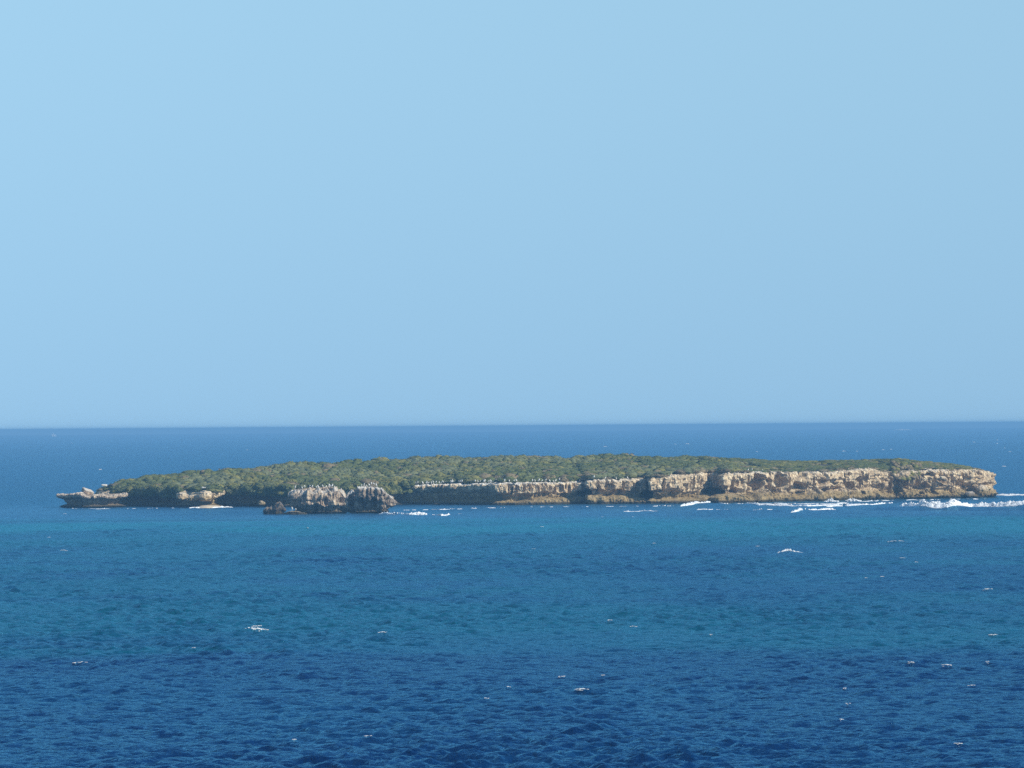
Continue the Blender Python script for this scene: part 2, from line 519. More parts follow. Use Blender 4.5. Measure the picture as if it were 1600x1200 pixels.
def rock_mass(name, outline, zc, toe, toez, notch, spine, zr, mat, rough=0.5, spike=0.4, rows=52, tops=26, caves=(), guano=None,
              inset=0.7, bulges=(), flute=0.35, seed=0, nsm=31, topmat=None, parent=None, loc=None, spike_w=None, lip=0.5):
    n = len(outline)
    nrm = out_normals(outline, nsm)
    zc, toe, toez, notch, lip, rough = [np.broadcast_to(np.asarray(a, float), (n,)) for a in (zc, toe, toez, notch, lip, rough)]
    up = zc - toez
    cp = np.array([0, .08, .18, .26, .34, .48, .62, .84, .93, 1.0])
    off = np.stack([toe + .8, toe, toe * .85, toe * .45, -notch, -notch * .75, 0 * toe + .10, 0 * toe + .15, 0 * toe - .1, 0 * toe - inset])
    zz = np.stack([0 * zc - 2.5, 0 * zc - .1, toez * .75, toez, toez + .25 * lip * up, toez + .65 * lip * up, toez + lip * up, zc - .2 * (1 - lip) * up, zc - .05 * (1 - lip) * up, zc])
    p = np.linspace(0, 1, rows)
    O = np.empty((rows, n)); Z = np.empty((rows, n))
    for c in range(len(cp) - 1):
        sel = (p >= cp[c]) & (p <= cp[c + 1])
        t = ((p[sel] - cp[c]) / (cp[c + 1] - cp[c]))[:, None]
        ts = t * t * (3 - 2 * t) if c in (3, 5) else t
        O[sel] = off[c] * (1 - ts) + off[c + 1] * ts
        Z[sel] = zz[c] * (1 - t) + zz[c + 1] * t
    X = outline[None, :, 0] + nrm[None, :, 0] * O
    Y = outline[None, :, 1] + nrm[None, :, 1] * O
    # caves and bulges, given in world x and z on the side that looks to -Y
    front = np.clip(-nrm[:, 1] * 3 + 0.3, 0, 1)[None]
    dep = np.zeros_like(X)
    cn = 1 + 0.85 * fbm(outline[None, :, 0] * 1.0, Z * 1.0, 0 * Z, 3, 77, 0.6)
    for (cx, cz, rx, rz, d) in caves:
        e = ((outline[None, :, 0] - cx) / rx) ** 2 + ((Z - cz) / rz) ** 2
        e = e * np.clip(cn, 0.2, 3)
        dep = np.maximum(dep, d * (1 - smooth(np.sqrt(e), 0.72, 1.05)))
    bul = np.zeros_like(X)
    for (cx, cz, rx, rz, d) in bulges:
        e = ((outline[None, :, 0] - cx) / rx) ** 2 + ((Z - cz) / rz) ** 2
        bul = np.maximum(bul, d * np.sqrt(np.clip(1 - e, 0, 1)))
    w = smooth(p, 0.03, 0.15)[:, None] * (1 - 0.55 * smooth(p, 0.9, 1.0)[:, None])
    fl = fbm(X * 1.3, Y * 1.3, Z * 0.25, 3, seed + 3, 0.6, ridge=True)
    but = fbm(X * .42, Y * .42, Z * .1, 2, seed + 7, ridge=True)
    big = fbm(X * .32, Y * .32, Z * .3, 3, seed + 11)
    med = fbm(X * 1.0, Y * 1.0, Z * 0.9, 4, seed + 23, 0.6)
    bed = fbm(X * .12 + 9, Y * .12, Z * 1.5 + 0.5 * big, 2, seed + 51, ridge=True)
    disp = (0.35 * rough * bed + flute * fl + rough * (1.2 * big + 1.1 * med + 0.8 * but)) * w + front * (bul - dep)
    Y = Y + nrm[None, :, 1] * disp
    X = X + nrm[None, :, 0] * disp
    Z = Z + w * rough * 0.45 * fbm(X * .8 + 40, Y * .8, Z * .8, 3, seed + 31)
    # the top, ring by ring from the edge in to the spine
    tt = (np.linspace(0, 1, tops + 1)[1:] ** 1.7)[:, None]
    ex, ey, ez = X[-1][None], Y[-1][None], Z[-1][None]
    TX = ex * (1 - tt) + spine[None, :, 0] * tt
    TY = ey * (1 - tt) + spine[None, :, 1] * tt
    TZ = ez + (np.asarray(zr)[None] - ez) * tt ** 0.85
    AX, AY, AZ = np.vstack([X, TX]), np.vstack([Y, TY]), np.vstack([Z, TZ])
    # karst spikes near and on the top
    sp = np.clip(fbm(AX * .8, AY * .8, 0 * AZ, 4, seed + 41, 0.6, True), -0.3, 1) * spike
    wz = np.concatenate([smooth(p, 0.8, 0.97), 1 - 0.9 * smooth(tt[:, 0], 0.0, 0.35)])[:, None]
    if spike_w is not None:
        wz = np.concatenate([smooth(p, 0.8, 0.97), np.full(tops, spike_w)])[:, None]
    AZ = AZ + sp * wz
    nrows = rows + tops
    V = np.stack([AX, AY, AZ], -1)
    if loc is not None:
        V = V - np.array(loc)
    i2, q2 = np.meshgrid(np.arange(nrows - 1), np.arange(n), indexing='ij')
    qn = (q2 + 1) % n
    f = np.stack([i2 * n + q2, i2 * n + qn, (i2 + 1) * n + qn, (i2 + 1) * n + q2], -1).reshape(-1, 4)
    area = np.sum(outline[:, 0] * np.roll(outline[:, 1], -1) - np.roll(outline[:, 0], -1) * outline[:, 1])
    if area < 0:
        f = f[:, ::-1]
    mi = None
    mats = [mat]
    if topmat is not None:
        mats.append(topmat)
        mi = (i2 >= rows + 3).astype(int).ravel()
    o = mesh_obj(name, V.reshape(-1, 3), f, mats, parent=parent, smooth_shade=False, mat_idx=mi)
    g = np.zeros_like(AX)
    if guano is not None:
        gp = np.concatenate([0.85 * smooth(p, 0.86, 0.97), 1 - smooth(tt[:, 0], 0.0, 0.10)])[:, None]
        g = gp * guano[None, :]
    set_attr(o, 'guano', g.ravel())
    if loc is not None:
        o.location = loc
    return o, (AX, AY, AZ, rows)

# ---- the island ----
front = [(152, 1144), (158, 1132), (180, 1124), (220, 1119), (270, 1110), (300, 1104), (333, 1098), (348, 1111), (400, 1107), (450, 1101),
         (500, 1101), (560, 1106), (608, 1112), (628, 1117), (680, 1114), (730, 1110), (764, 1104), (780, 1100), (800, 1100), (850, 1104),
         (905, 1108), (909, 1114), (917, 1112), (921, 1103), (960, 1105), (1003, 1108), (1007, 1115), (1015, 1113), (1019, 1104), (1060, 1107),
         (1096, 1112), (1101, 1122), (1127, 1119), (1133, 1110), (1165, 1113), (1200, 1118), (1250, 1123), (1300, 1128), (1320, 1132),
         (1360, 1138), (1390, 1144), (1412, 1144), (1450, 1148), (1500, 1155), (1526, 1158), (1539, 1162), (1546, 1168)]
fp = np.array(front, float)
def back_off(px): return np.interp(px, [150, 200, 260, 400, 600, 900, 1100, 1250, 1400, 1500, 1556], [8, 24, 50, 90, 120, 130, 110, 82, 55, 32, 10])
FXY = np.array([((ray(a, 785)[0]) * d, d) for a, d in front])
bk = []
for a, d in front[::-1]:
    if a % 2 == 0 or a > 1500:
        D = d + 1.7 * back_off(a)
        bk.append((ray(a, 785)[0] * d * 1.0, D))
outline = np.vstack([FXY, np.array(bk)])
def sp_fn(x, y, s):
    fd = np.interp(x, FXY[:, 0], FXY[:, 1])
    return 0.16 if y < fd + 7 else 1.6
IO = resample(outline, sp_fn)
IO[:, 1] += 0.8 * fbm(IO[:, 0] * .22, IO[:, 1] * .22, 0 * IO[:, 0], 3, 8)
ipx = 800 + IO[:, 0] / np.interp(IO[:, 0], FXY[:, 0], FXY[:, 1]) * F + 1.4
fD = np.interp(IO[:, 0], FXY[:, 0], FXY[:, 1])
edge_tab = np.array([(150, 771), (180, 768), (205, 767), (280, 768), (300, 771), (335, 771), (345, 766), (450, 766), (560, 766), (610, 766), (640, 760), (700, 758.5),
                     (760, 757.5), (800, 756), (850, 756), (905, 755), (920, 752), (1000, 750), (1020, 748), (1050, 744), (1100, 740), (1130, 741),
                     (1180, 739), (1250, 739), (1300, 740), (1320, 736), (1360, 733), (1380, 740), (1412, 738), (1440, 735), (1490, 736), (1530, 735), (1550, 742), (1558, 748)], float)
sil_tab = np.array([(150, 768), (165, 760), (176, 746), (200, 743), (250, 737), (300, 732), (340, 730), (400, 725), (450, 723), (500, 719), (550, 716), (620, 713), (700, 710),
                    (800, 710), (850, 709), (950, 709), (1000, 710), (1100, 711), (1150, 715), (1200, 718), (1250, 719), (1340, 717), (1410, 716), (1440, 719),
                    (1490, 724), (1530, 732), (1556, 740)], float)
def plant_h(px): return np.interp(px, [150, 180, 400, 1000, 1120, 1180, 1560], [0.9, 1.6, 1.8, 1.5, 1.1, 0.45, 0.35])
v_edge = np.interp(ipx, edge_tab[:, 0], edge_tab[:, 1]) - 600 + (ipx - 800) * ROLL - EYE
izc = H - v_edge * fD / F
# spine: the ridge line inside the island
sx = np.clip(IO[:, 0], FXY[0, 0] + 4.5, FXY[-1, 0] - 5.0)
sD = np.interp(sx, FXY[:, 0], FXY[:, 1])
spx0 = 800 + sx / sD * F + 1.4
sY = sD + back_off(spx0)
spx = 800 + sx / sY * F + 1.2
v_sil = np.interp(spx, sil_tab[:, 0], sil_tab[:, 1]) - 600 + (spx - 800) * ROLL - EYE
izr = H - v_sil * sY / F - plant_h(spx)
izr = np.maximum(izr, izc + 0.2)
isback = IO[:, 1] > fD + 7
izc = np.where(isback, np.minimum(izc, 3.5), izc)
def T(xs, ys): return np.interp(ipx, xs, ys)
itoe = T([150, 330, 345, 760, 800, 900, 1080, 1130, 1180, 1300, 1380, 1400, 1450, 1500, 1540, 1556], [0.2, 0.8, 0.2, 0.2, 1.6, 2.2, 2.0, 3.2, 3.6, 3.4, 2.6, 1.5, 1.6, 1.4, 1.0, 0.4])
itoez = T([150, 330, 345, 760, 800, 900, 1080, 1130, 1180, 1300, 1380, 1450, 1500, 1556], [0.3, 0.9, 0.3, 0.3, 0.9, 1.3, 1.3, 1.9, 2.2, 2.3, 1.7, 1.3, 1.2, 0.8])
inotch = T([150, 250, 330, 350, 600, 760, 800, 900, 1060, 1140, 1200, 1320, 1500, 1556], [2.0, 2.6, 1.2, 2.6, 2.4, 2.0, 1.8, 1.8, 1.9, 1.2, 0.6, 0.5, 0.6, 1.0])
def cv(x0, x1, y0, y1, d):
    c = (x0 + x1) / 2
    D = float(np.interp(c, fp[:, 0], fp[:, 1]))
    a = at(x0, (y0 + y1) / 2, D); b = at(x1, (y0 + y1) / 2, D)
    return ((a.x + b.x) / 2, z_of(c, (y0 + y1) / 2, D), (b.x - a.x) / 2, abs(z_of(c, y0, D) - z_of(c, y1, D)) / 2, d)
CAVES = [cv(1170, 1193, 740, 772, 4.0), cv(1206, 1228, 741, 764, 3.2), cv(1233, 1260, 754, 766, 2.4), cv(1138, 1156, 762, 772, 2.0), cv(1150, 1162, 747, 761, 0.9),
         cv(1276, 1291, 747, 756, 1.4), cv(1319, 1334, 752, 771, 3.0), cv(1392, 1414, 746, 773, 2.6), cv(1424, 1452, 753, 767, 2.0), cv(1463, 1481, 745, 756, 1.7),
         cv(1487, 1499, 748, 762, 1.4), cv(1506, 1520, 757, 768, 1.0), cv(1514, 1526, 760, 775, 2.2), cv(940, 961, 755, 766, 1.4), cv(1345, 1355, 743, 757, 1.3), cv(1365, 1378, 754, 768, 1.3),
         cv(868, 880, 757, 770, 0.9), cv(985, 996, 761, 772, 0.9), cv(820, 830, 756, 770, 1.0), cv(1296, 1310, 758, 766, 1.2), cv(1065, 1072, 755, 768, .8)]
CR = np.random.default_rng(91)
for _ in range(55):
    c_ = CR.uniform(1130, 1550); y_ = CR.uniform(740, 772) + 0 * c_
    w_, h_ = CR.uniform(2.0, 6.0), CR.uniform(2.0, 5.0)
    CAVES.append(cv(c_ - w_, c_ + w_, y_ - h_, y_ + h_, CR.uniform(0.5, 1.5)))
for c_ in (806, 838, 866, 890, 934, 972, 1036, 1080, 1144, 1166, 1199, 1231, 1268, 1316, 1342, 1386, 1420, 1457, 1484, 1502):
    CAVES.append(cv(c_ - CR.uniform(1.5, 3.0), c_ + CR.uniform(1.5, 3.0), edge_tab[np.argmin(np.abs(edge_tab[:, 0] - c_)), 1] + CR.uniform(-2, 6), 772, CR.uniform(1.2, 2.2)))
for _ in range(42):
    c_ = CR.uniform(780, 1110); y_ = CR.uniform(754, 768)
    w_, h_ = CR.uniform(1.2, 3.0), CR.uniform(3.5, 8.0)
    CAVES.append(cv(c_ - w_, c_ + w_, y_ - h_, y_ + h_, CR.uniform(0.4, 1.1)))
BULGES = [cv(1524, 1546, 756, 776, 1.2), cv(1262, 1312, 757, 764, 1.0), cv(1255, 1318, 744, 750, .7), cv(1468, 1488, 744, 753, .6)]
ig = np.interp(ipx, [630, 650, 690, 790, 830, 940, 980, 1060, 1160, 1180, 1220, 1330, 1345, 1380, 1400, 1440, 1475, 1490], [0, 1, .95, .9, .6, .5, .3, .1, .35, .55, .2, .2, .35, .05, .2, .5, .3, .05]) * (~isback)
sn = IO[:, 0]
ton = fbm(sn * .22, 0 * sn + 3, 0 * sn, 3, 15)
itoe = itoe * np.clip(0.85 + 1.1 * ton, 0.0, 1.7)
itoez = itoez * np.clip(0.85 + 1.0 * fbm(sn * .3, 0 * sn + 9, 0 * sn, 3, 16), 0.25, 1.6)
inotch = inotch * np.clip(1 + 0.8 * fbm(sn * .25, 0 * sn + 5, 0 * sn, 3, 17), 0.3, 1.8)
ilip = T([150, 600, 640, 760, 790, 900, 1060, 1140, 1400, 1556], [.75, .75, .8, .78, .55, .45, .45, .4, .4, .4])
ilip = np.clip(ilip + 0.16 * fbm(sn * .3, 0 * sn + 1, 0 * sn, 2, 18), .3, .9)
irough = T([150, 600, 800, 1100, 1380, 1420, 1556], [.5, .5, .55, .6, .7, 1.0, 1.0])
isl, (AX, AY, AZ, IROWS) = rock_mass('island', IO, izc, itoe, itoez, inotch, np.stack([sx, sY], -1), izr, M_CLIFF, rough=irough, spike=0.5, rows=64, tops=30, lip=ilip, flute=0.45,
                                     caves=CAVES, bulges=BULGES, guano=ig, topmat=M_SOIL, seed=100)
tag(isl, 'long low limestone island with pale undercut cliffs and scrub on top', kind='structure')

# ---- smaller rock masses standing off the island ----
def ellipse_outline(cx, cy, rx, ry, spacing=0.12, wob=0.18, seed=0, rot=0.0, sq=1.0):
    a = np.linspace(0, 2 * math.pi, 140, endpoint=False)
    k = 1 + wob * fbm(np.cos(a) * 1.3, np.sin(a) * 1.3, 0 * a + seed, 3, seed)
    ca, sa = np.sign(np.cos(a)) * np.abs(np.cos(a)) ** sq, np.sign(np.sin(a)) * np.abs(np.sin(a)) ** sq
    x, y = rx * ca * k, ry * sa * k
    c, s = math.cos(rot), math.sin(rot)
    return resample(np.stack([cx + x * c - y * s, cy + x * s + y * c], -1), lambda *_: spacing)

def free_rock(name, px0, px1, D, ry, tops_px, toe, toez, notch, label, cat, mat, group=None, rough=0.4, spike=0.4, flute=0.3, seed=0, guano=0.6, caves=(), spacing=0.12, rows=44, tops=16, sq=1.0, rot=0.0, wob=0.18, lip=0.5, spikew=0.9):
    """tops_px: [(px, py)] height of the top edge as seen in the photograph"""
    x0, x1 = at(px0, 785, D).x, at(px1, 785, D).x
    cx = (x0 + x1) / 2
    o = ellipse_outline(cx, D + ry * 0.8, (x1 - x0) / 2, ry, spacing, wob, seed, rot, sq)
    px = 800 + o[:, 0] / D * F + 1.4
    tp = np.array(tops_px, float)
    zc = np.array([z_of(a, b, D) for a, b in zip(px, np.interp(px, tp[:, 0], tp[:, 1]))])
    spx_ = cx + (o[:, 0] - cx) * 0.3
    spine = np.stack([spx_, np.full(len(o), D + ry * 0.8)], -1)
    pxs = 800 + spx_ / D * F + 1.4
    zr = np.array([z_of(a, b, D) for a, b in zip(pxs, np.interp(pxs, tp[:, 0], tp[:, 1]))])
    zb = np.broadcast_to(np.asarray(toez, float), zc.shape)
    ob, grid = rock_mass(name, o, zc, toe, zb, notch, spine, zr, mat, rough=rough, spike=spike, rows=rows, tops=tops, flute=flute, seed=seed,
                   guano=np.full(len(o), guano), inset=0.35, nsm=21, loc=(cx, D, 0), spike_w=spikew, caves=caves, lip=lip)
    tag(ob, label, cat, group)
    return ob, grid

def cvd(x0, x1, y0, y1, D, d):
    a = at(x0, (y0 + y1) / 2, D); b = at(x1, (y0 + y1) / 2, D); c = (x0 + x1) / 2
    return ((a.x + b.x) / 2, z_of(c, (y0 + y1) / 2, D), (b.x - a.x) / 2, abs(z_of(c, y0, D) - z_of(c, y1, D)) / 2, d)

stackA, gA = free_rock('sea_stack', 452, 539, 1006, 5.0, [(446, 780), (456, 773), (466, 771), (476, 773), (484, 767), (492, 771), (499, 766), (506, 771), (513, 766), (518, 770), (523, 765), (528, 772), (532, 769), (536, 784), (540, 794)], -1.2, 0.35, 1.2,
                       'broad sea stack with bird-whitened spiky top and shaded left flank', 'sea stack', M_GREYROCK, rough=0.7, spike=1.2, flute=0.6, seed=210, guano=0.5,
                       caves=[cvd(486, 500, 786, 799, 1006, 1.0), cvd(503, 512, 775, 790, 1006, .8), cvd(524, 534, 776, 790, 1006, .8)], sq=1.15, lip=.35, wob=.3)
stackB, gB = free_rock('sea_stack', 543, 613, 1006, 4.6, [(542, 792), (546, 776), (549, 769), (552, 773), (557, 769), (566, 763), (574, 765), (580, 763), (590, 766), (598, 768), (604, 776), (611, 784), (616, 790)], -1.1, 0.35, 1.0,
                       'dark narrower sea stack with white streaked rim, right of the broad one', 'sea stack', M_SHADEDROCK, rough=0.6, spike=0.8, flute=0.6, seed=320, guano=0.85,
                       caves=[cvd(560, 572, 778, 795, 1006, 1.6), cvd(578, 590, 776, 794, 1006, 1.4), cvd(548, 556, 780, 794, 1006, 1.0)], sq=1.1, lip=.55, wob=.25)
shelf, gS = free_rock('rock_shelf', 91, 192, 1106, 9.0, [(88, 774), (100, 775), (112, 772.5), (125, 772.5), (140, 776), (150, 775), (158, 773), (170, 777), (195, 772)], -1.3, 0.25, 2.2,
                       'low flat rock shelf jutting out at the left end of the island', 'rock shelf', M_GREYROCK, rough=0.35, spike=0.5, flute=0.3, seed=430, guano=0.3, wob=0.12, sq=1.1, lip=.86, spikew=.3)
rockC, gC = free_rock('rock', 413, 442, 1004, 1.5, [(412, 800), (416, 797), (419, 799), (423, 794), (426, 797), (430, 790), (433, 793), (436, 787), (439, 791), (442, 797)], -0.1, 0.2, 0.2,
                      'small dark jagged rock in the water left of the broad sea stack', 'rock', M_SHADOWROCK, rough=0.3, spike=0.9, flute=0.3, seed=540, guano=0.12, rows=30, tops=10, sq=1.2, wob=.3)
rockE, gE = free_rock('rock', 448, 477, 1000, 1.6, [(446, 801), (456, 799.5), (466, 800), (477, 802)], 0.3, 0.35, 0.1,
                      'low tan rock barely above water at the foot of the broad sea stack', 'rock', M_CLIFF, rough=0.2, spike=0.2, flute=0.15, seed=650, guano=0.3, rows=26, tops=10)

def boulder(px, py, D, sx_, sy_, sz_, label, mat=M_CLIFF, seed=0, tilt=(0, 0, 0), rough=0.42, square=0.6, name='boulder', group=None, guano=0.25):
    v, f = ICO3
    v = np.sign(v) * np.abs(v) ** square
    n = 0.7 * fbm(v[:, 0] * 1.2 + seed, v[:, 1] * 1.2, v[:, 2] * 1.2, 4, seed, 0.6) + 0.6 * fbm(v[:, 0] * 2.6 + seed, v[:, 1] * 2.6, v[:, 2] * 2.6, 3, seed + 1, 0.6, True)
    v = v * (1 + rough * n)[:, None] * np.array([sx_, sy_, sz_]) / 2
    o = mesh_obj(name, v, f, mat)
    set_attr(o, 'guano', np.clip(v[:, 2] / sz_ * 2, 0, 1) * guano)
    o.location = at(px, py, D)
    o.rotation_euler = tilt
    tag(o, label, 'boulder', group)
    return o

boulder(137, 768, 1109, 2.4, 2.0, 0.9, 'pale tilted block lying on the low rock shelf at the far left', M_GREYROCK, 3, (0.3, 0.3, 0.5), 0.2, 0.3, guano=0.45)
boulder(163, 758, 1122, 1.3, 0.9, 0.35, 'flat white slab among the first shrubs above the rock shelf', M_PALE, 5, (0.15, 0.02, 0), 0.15, 0.5, 'stone_slab')
boulder(320, 762, 1101, 1.4, 0.9, 0.32, 'thin white slab in the scrub just above the tan boulders', M_PALE, 6, (0.15, 0.03, 0), 0.15, 0.5, 'stone_slab')
boulder(285, 776, 1099, 2.2, 2.0, 1.5, 'tan boulder at the left of the three by the little beach', M_CLIFF, 7, (0, .2, .4))
boulder(303, 778, 1097, 2.4, 2.0, 1.2, 'lowest and flattest of the three tan boulders by the little beach', M_CLIFF, 8, (0, -.1, .2))
boulder(321, 775, 1096, 2.6, 2.2, 2.0, 'largest tan boulder, right of the three by the little beach', M_CLIFF, 9, (0, .1, 1.0))
boulder(409, 786.5, 1092, 1.3, 1.2, 0.9, 'small tan boulder against the dark shore above the jagged rock', M_CLIFF, 10, (0, .2, .2))
boulder(1534, 768, 1157, 3.0, 2.6, 2.6, 'rounded tan boulder bulging from the right end of the cliff', M_CLIFF, 11, (0, .1, .3), 0.35, 0.9)
boulder(1515, 773, 1152, 2.2, 2.0, 1.4, 'squat olive boulder at the waterline near the right cliff end', M_GREYROCK, 12, (0, -.1, .3), 0.3, 0.8)
boulder(1474, 748, 1148, 1.9, 1.6, 1.1, 'smooth pale boulder wedged high in the right cliff', M_CLIFF, 13, (0, .35, .3), 0.15, 0.9)

# little beach
a = np.linspace(0, 2 * math.pi, 48, endpoint=False)
pc = at(325, 790, 1094)
bv = [(pc.x, 1096, 0.55)]
for rr_, zz_ in ((0.5, 0.45), (0.85, 0.15), (1.0, -0.4)):
    for t in a:
        k = 1 + 0.15 * math.sin(3 * t + 1)
        bv.append((pc.x + 3.6 * rr_ * k * math.cos(t), 1096 + 7 * rr_ * k * math.sin(t), zz_))
bf3 = [(0, 1 + i, 1 + (i + 1) % 48) for i in range(48)]
bf4 = [(1 + q * 48 + i, 1 + (q + 1) * 48 + i, 1 + (q + 1) * 48 + (i + 1) % 48, 1 + q * 48 + (i + 1) % 48) for q in (0, 1) for i in range(48)]
beach = mesh_obj('beach', bv, [np.array(bf3), np.array(bf4)], M_SAND, smooth_shade=True)
tag(beach, 'tiny sandy beach below the tan boulders', kind='structure')

# ------------------------------------------------------------------ scrub
def shrub_shape(seed, core, nleaf, leaf, lumps=4):
    g = np.random.default_rng(seed)
    v, f = core
    d = 1 + 0.5 * fbm(v[:, 0] * 1.7 + seed, v[:, 1] * 1.7, v[:, 2] * 1.7, 3, seed, 0.6)
    cv_ = v * d[:, None] * 0.86
    cv_[:, 2] = np.maximum(cv_[:, 2], -0.45)
    V, Fc = [cv_], [f]
    base = len(cv_)
    dirs = g.normal(size=(nleaf, 3)); dirs /= np.linalg.norm(dirs, axis=1)[:, None]
    dirs[:, 2] = np.abs(dirs[:, 2]) * 1.0 - 0.25
    dirs /= np.linalg.norm(dirs, axis=1)[:, None]
    rad = 0.86 * (1 + 0.5 * fbm(dirs[:, 0] * 1.7 + seed, dirs[:, 1] * 1.7, dirs[:, 2] * 1.7, 3, seed, 0.6)) * g.uniform(0.90, 1.12, nleaf)
    c = dirs * rad[:, None]
    u = g.normal(size=(nleaf, 3)); u /= np.linalg.norm(u, axis=1)[:, None]
    w = np.cross(u, dirs + 0.6 * g.normal(size=(nleaf, 3))); w /= np.linalg.norm(w, axis=1)[:, None]
    s = (leaf * g.uniform(0.6, 1.4, nleaf))[:, None]
    lv = np.stack([c - u * s, c + u * s * .8 + w * s * .3, c + w * s * 1.2], 1).reshape(-1, 3)
    V.append(lv)
    Fc.append(np.arange(nleaf * 3).reshape(-1, 3) + base)
    return np.vstack(V), np.vstack(Fc)

FINE_SHRUBS = [shrub_shape(500 + i, ICO2, 260, 0.15) for i in range(6)]
LOW_SHRUBS = [shrub_shape(700 + i, ICO1, 40, 0.17) for i in range(8)]

# sample places on the island's top
pr0 = IROWS - 1
GX, GY, GZ = AX[pr0:], AY[pr0:], AZ[pr0:]
a4 = 0.5 * np.abs((np.roll(GX, -1, 1)[:-1] - GX[:-1]) * (GY[1:] - GY[:-1]) - (GX[1:] - GX[:-1]) * (np.roll(GY, -1, 1)[:-1] - GY[:-1])) * 2
tcol = np.arange(a4.shape[0])
ok = np.ones_like(a4)
ok[:, isback] = 0
gxpx = 800 + GX[:-1] / GY[:-1] * F + 1.2
dens = np.interp(gxpx, [150, 1100, 1200, 1560], [0.30, 0.33, 0.75, 0.85])
wgt = (a4 * ok * dens).ravel()
count = int(wgt.sum())
pick = RNG.choice(len(wgt), count, p=wgt / wgt.sum())
pi_, pj_ = np.unravel_index(pick, a4.shape)
f1, f2 = RNG.random(count), RNG.random(count)
jn = (pj_ + 1) % GX.shape[1]
def bil(A): return (A[pi_, pj_] * (1 - f1) + A[pi_, jn] * f1) * (1 - f2) + (A[pi_ + 1, pj_] * (1 - f1) + A[pi_ + 1, jn] * f1) * f2
QX, QY, QZ = bil(GX), bil(GY), bil(GZ)
edgeD = np.interp(QX, FXY[:, 0], FXY[:, 1])
inl = QY - edgeD                                   # metres in from the shore
qpx = 800 + QX / QY * F + 1.2
# shrubs keep back from the bare, bird-whitened rim
rim = np.interp(qpx, [150, 600, 640, 800, 1000, 1170, 1200, 1380, 1392, 1440, 1450, 1560], [0.3, 0.3, 2.8, 2.8, 1.4, 1.4, 2.2, 1.8, 0.2, 0.2, 1.6, 2.0])
bare = fbm(QX * .16, QY * .07, 0 * QX + 5, 3, 68)
keep = (inl > rim) & (bare < 0.40)
QX, QY, QZ, qpx, inl = QX[keep], QY[keep], QZ[keep], qpx[keep], inl[keep]
hum = fbm(QX * .07, QY * .05, 0 * QX, 3, 66)
tone_n = 2.6 * hum + 0.22 * RNG.normal(size=len(QX))
brown = np.interp(inl, [0, 5, 14], [1.1, 0.6, 0.0]) * np.interp(qpx, [700, 950, 1180, 1220, 1300, 1440, 1500], [0.1, 1, 1, .5, 1.1, 1.2, 1.0])
tone = np.where(tone_n < -0.05, 0, np.where(tone_n < 0.35, 1, 2))
tone = np.where(RNG.random(len(QX)) < 0.05 + 0.55 * brown, 3, tone)
tone = np.where((tone == 2) & (qpx > 1180), 0, tone)
hgt = plant_h(qpx) * RNG.uniform(0.5, 1.0, len(QX)) * (1 + 0.75 * fbm(QX * .11, QY * .07, 0 * QX, 3, 67)) * np.interp(inl, [0, 4, 10], [0.6, 0.85, 1.0])
wid = np.interp(qpx, [150, 1100, 1200, 1560], [3.4, 3.4, 2.4, 2.0]) * np.clip(np.exp(RNG.normal(0, 0.3, len(QX))), .5, 1.6)
# a tongue of scrub hanging over the right cliff
tn = 60
tpx = RNG.uniform(1394, 1438, tn); tpy = RNG.uniform(722, 749, tn)
tpy = np.minimum(tpy, 750 - 0.025 * (tpx - 1414) ** 2)
tp_ = []
for a_, b_ in zip(tpx, tpy):
    D = float(np.interp(a_, fp[:, 0], fp[:, 1])) + np.interp(b_, [722, 736, 750], [9.0, 0.0, -1.8])
    tp_.append(at(a_, b_, D))
QX = np.append(QX, [p.x for p in tp_]); QY = np.append(QY, [p.y for p in tp_]); QZ = np.append(QZ, [p.z - 0.3 for p in tp_])
qpx = np.append(qpx, tpx); inl = np.append(inl, np.zeros(tn)); tone = np.append(tone, RNG.choice([1, 3, 3], tn)); hgt = np.append(hgt, np.full(tn, 0.75)); wid = np.append(wid, np.full(tn, 1.7))
# shrubs hanging over the dark left shore
# and shrubs spilling over the shaded left shore
drape_from = len(QX)
dpx = np.concatenate([np.arange(178, 284, 4.5), np.arange(178, 276, 5.0), np.arange(342, 648, 4.5), np.arange(344, 470, 5.0), np.arange(586, 640, 5.0)])
dlow = np.concatenate([np.zeros(24), np.ones(20), np.zeros(68), np.ones(26), np.ones(11)])[:len(dpx)]
dn = len(dpx)
dpx = dpx + RNG.uniform(-2, 2, dn)
dD = np.interp(dpx, fp[:, 0], fp[:, 1]) - 1.3
dy = np.interp(dpx, edge_tab[:, 0], edge_tab[:, 1]) + np.where(dlow > 0, RNG.uniform(2, 8, dn), RNG.uniform(-4, 3, dn))
dp_ = [at(a_, b_, d_ + RNG.uniform(-.4, .8)) for a_, b_, d_ in zip(dpx, dy, dD)]
QX = np.append(QX, [p.x for p in dp_]); QY = np.append(QY, [p.y for p in dp_]); QZ = np.append(QZ, [p.z - 0.3 for p in dp_])
qpx = np.append(qpx, dpx); inl = np.append(inl, np.zeros(dn)); tone = np.append(tone, RNG.choice([0, 0, 0, 1, 2], dn)); hgt = np.append(hgt, RNG.uniform(1.0, 1.7, dn)); wid = np.append(wid, RNG.uniform(1.8, 3.0, dn))
lead = np.argsort(inl - 3.2 * hgt + np.where(qpx > 1180, 9.0, 0.0))
single = set(lead[:300].tolist())

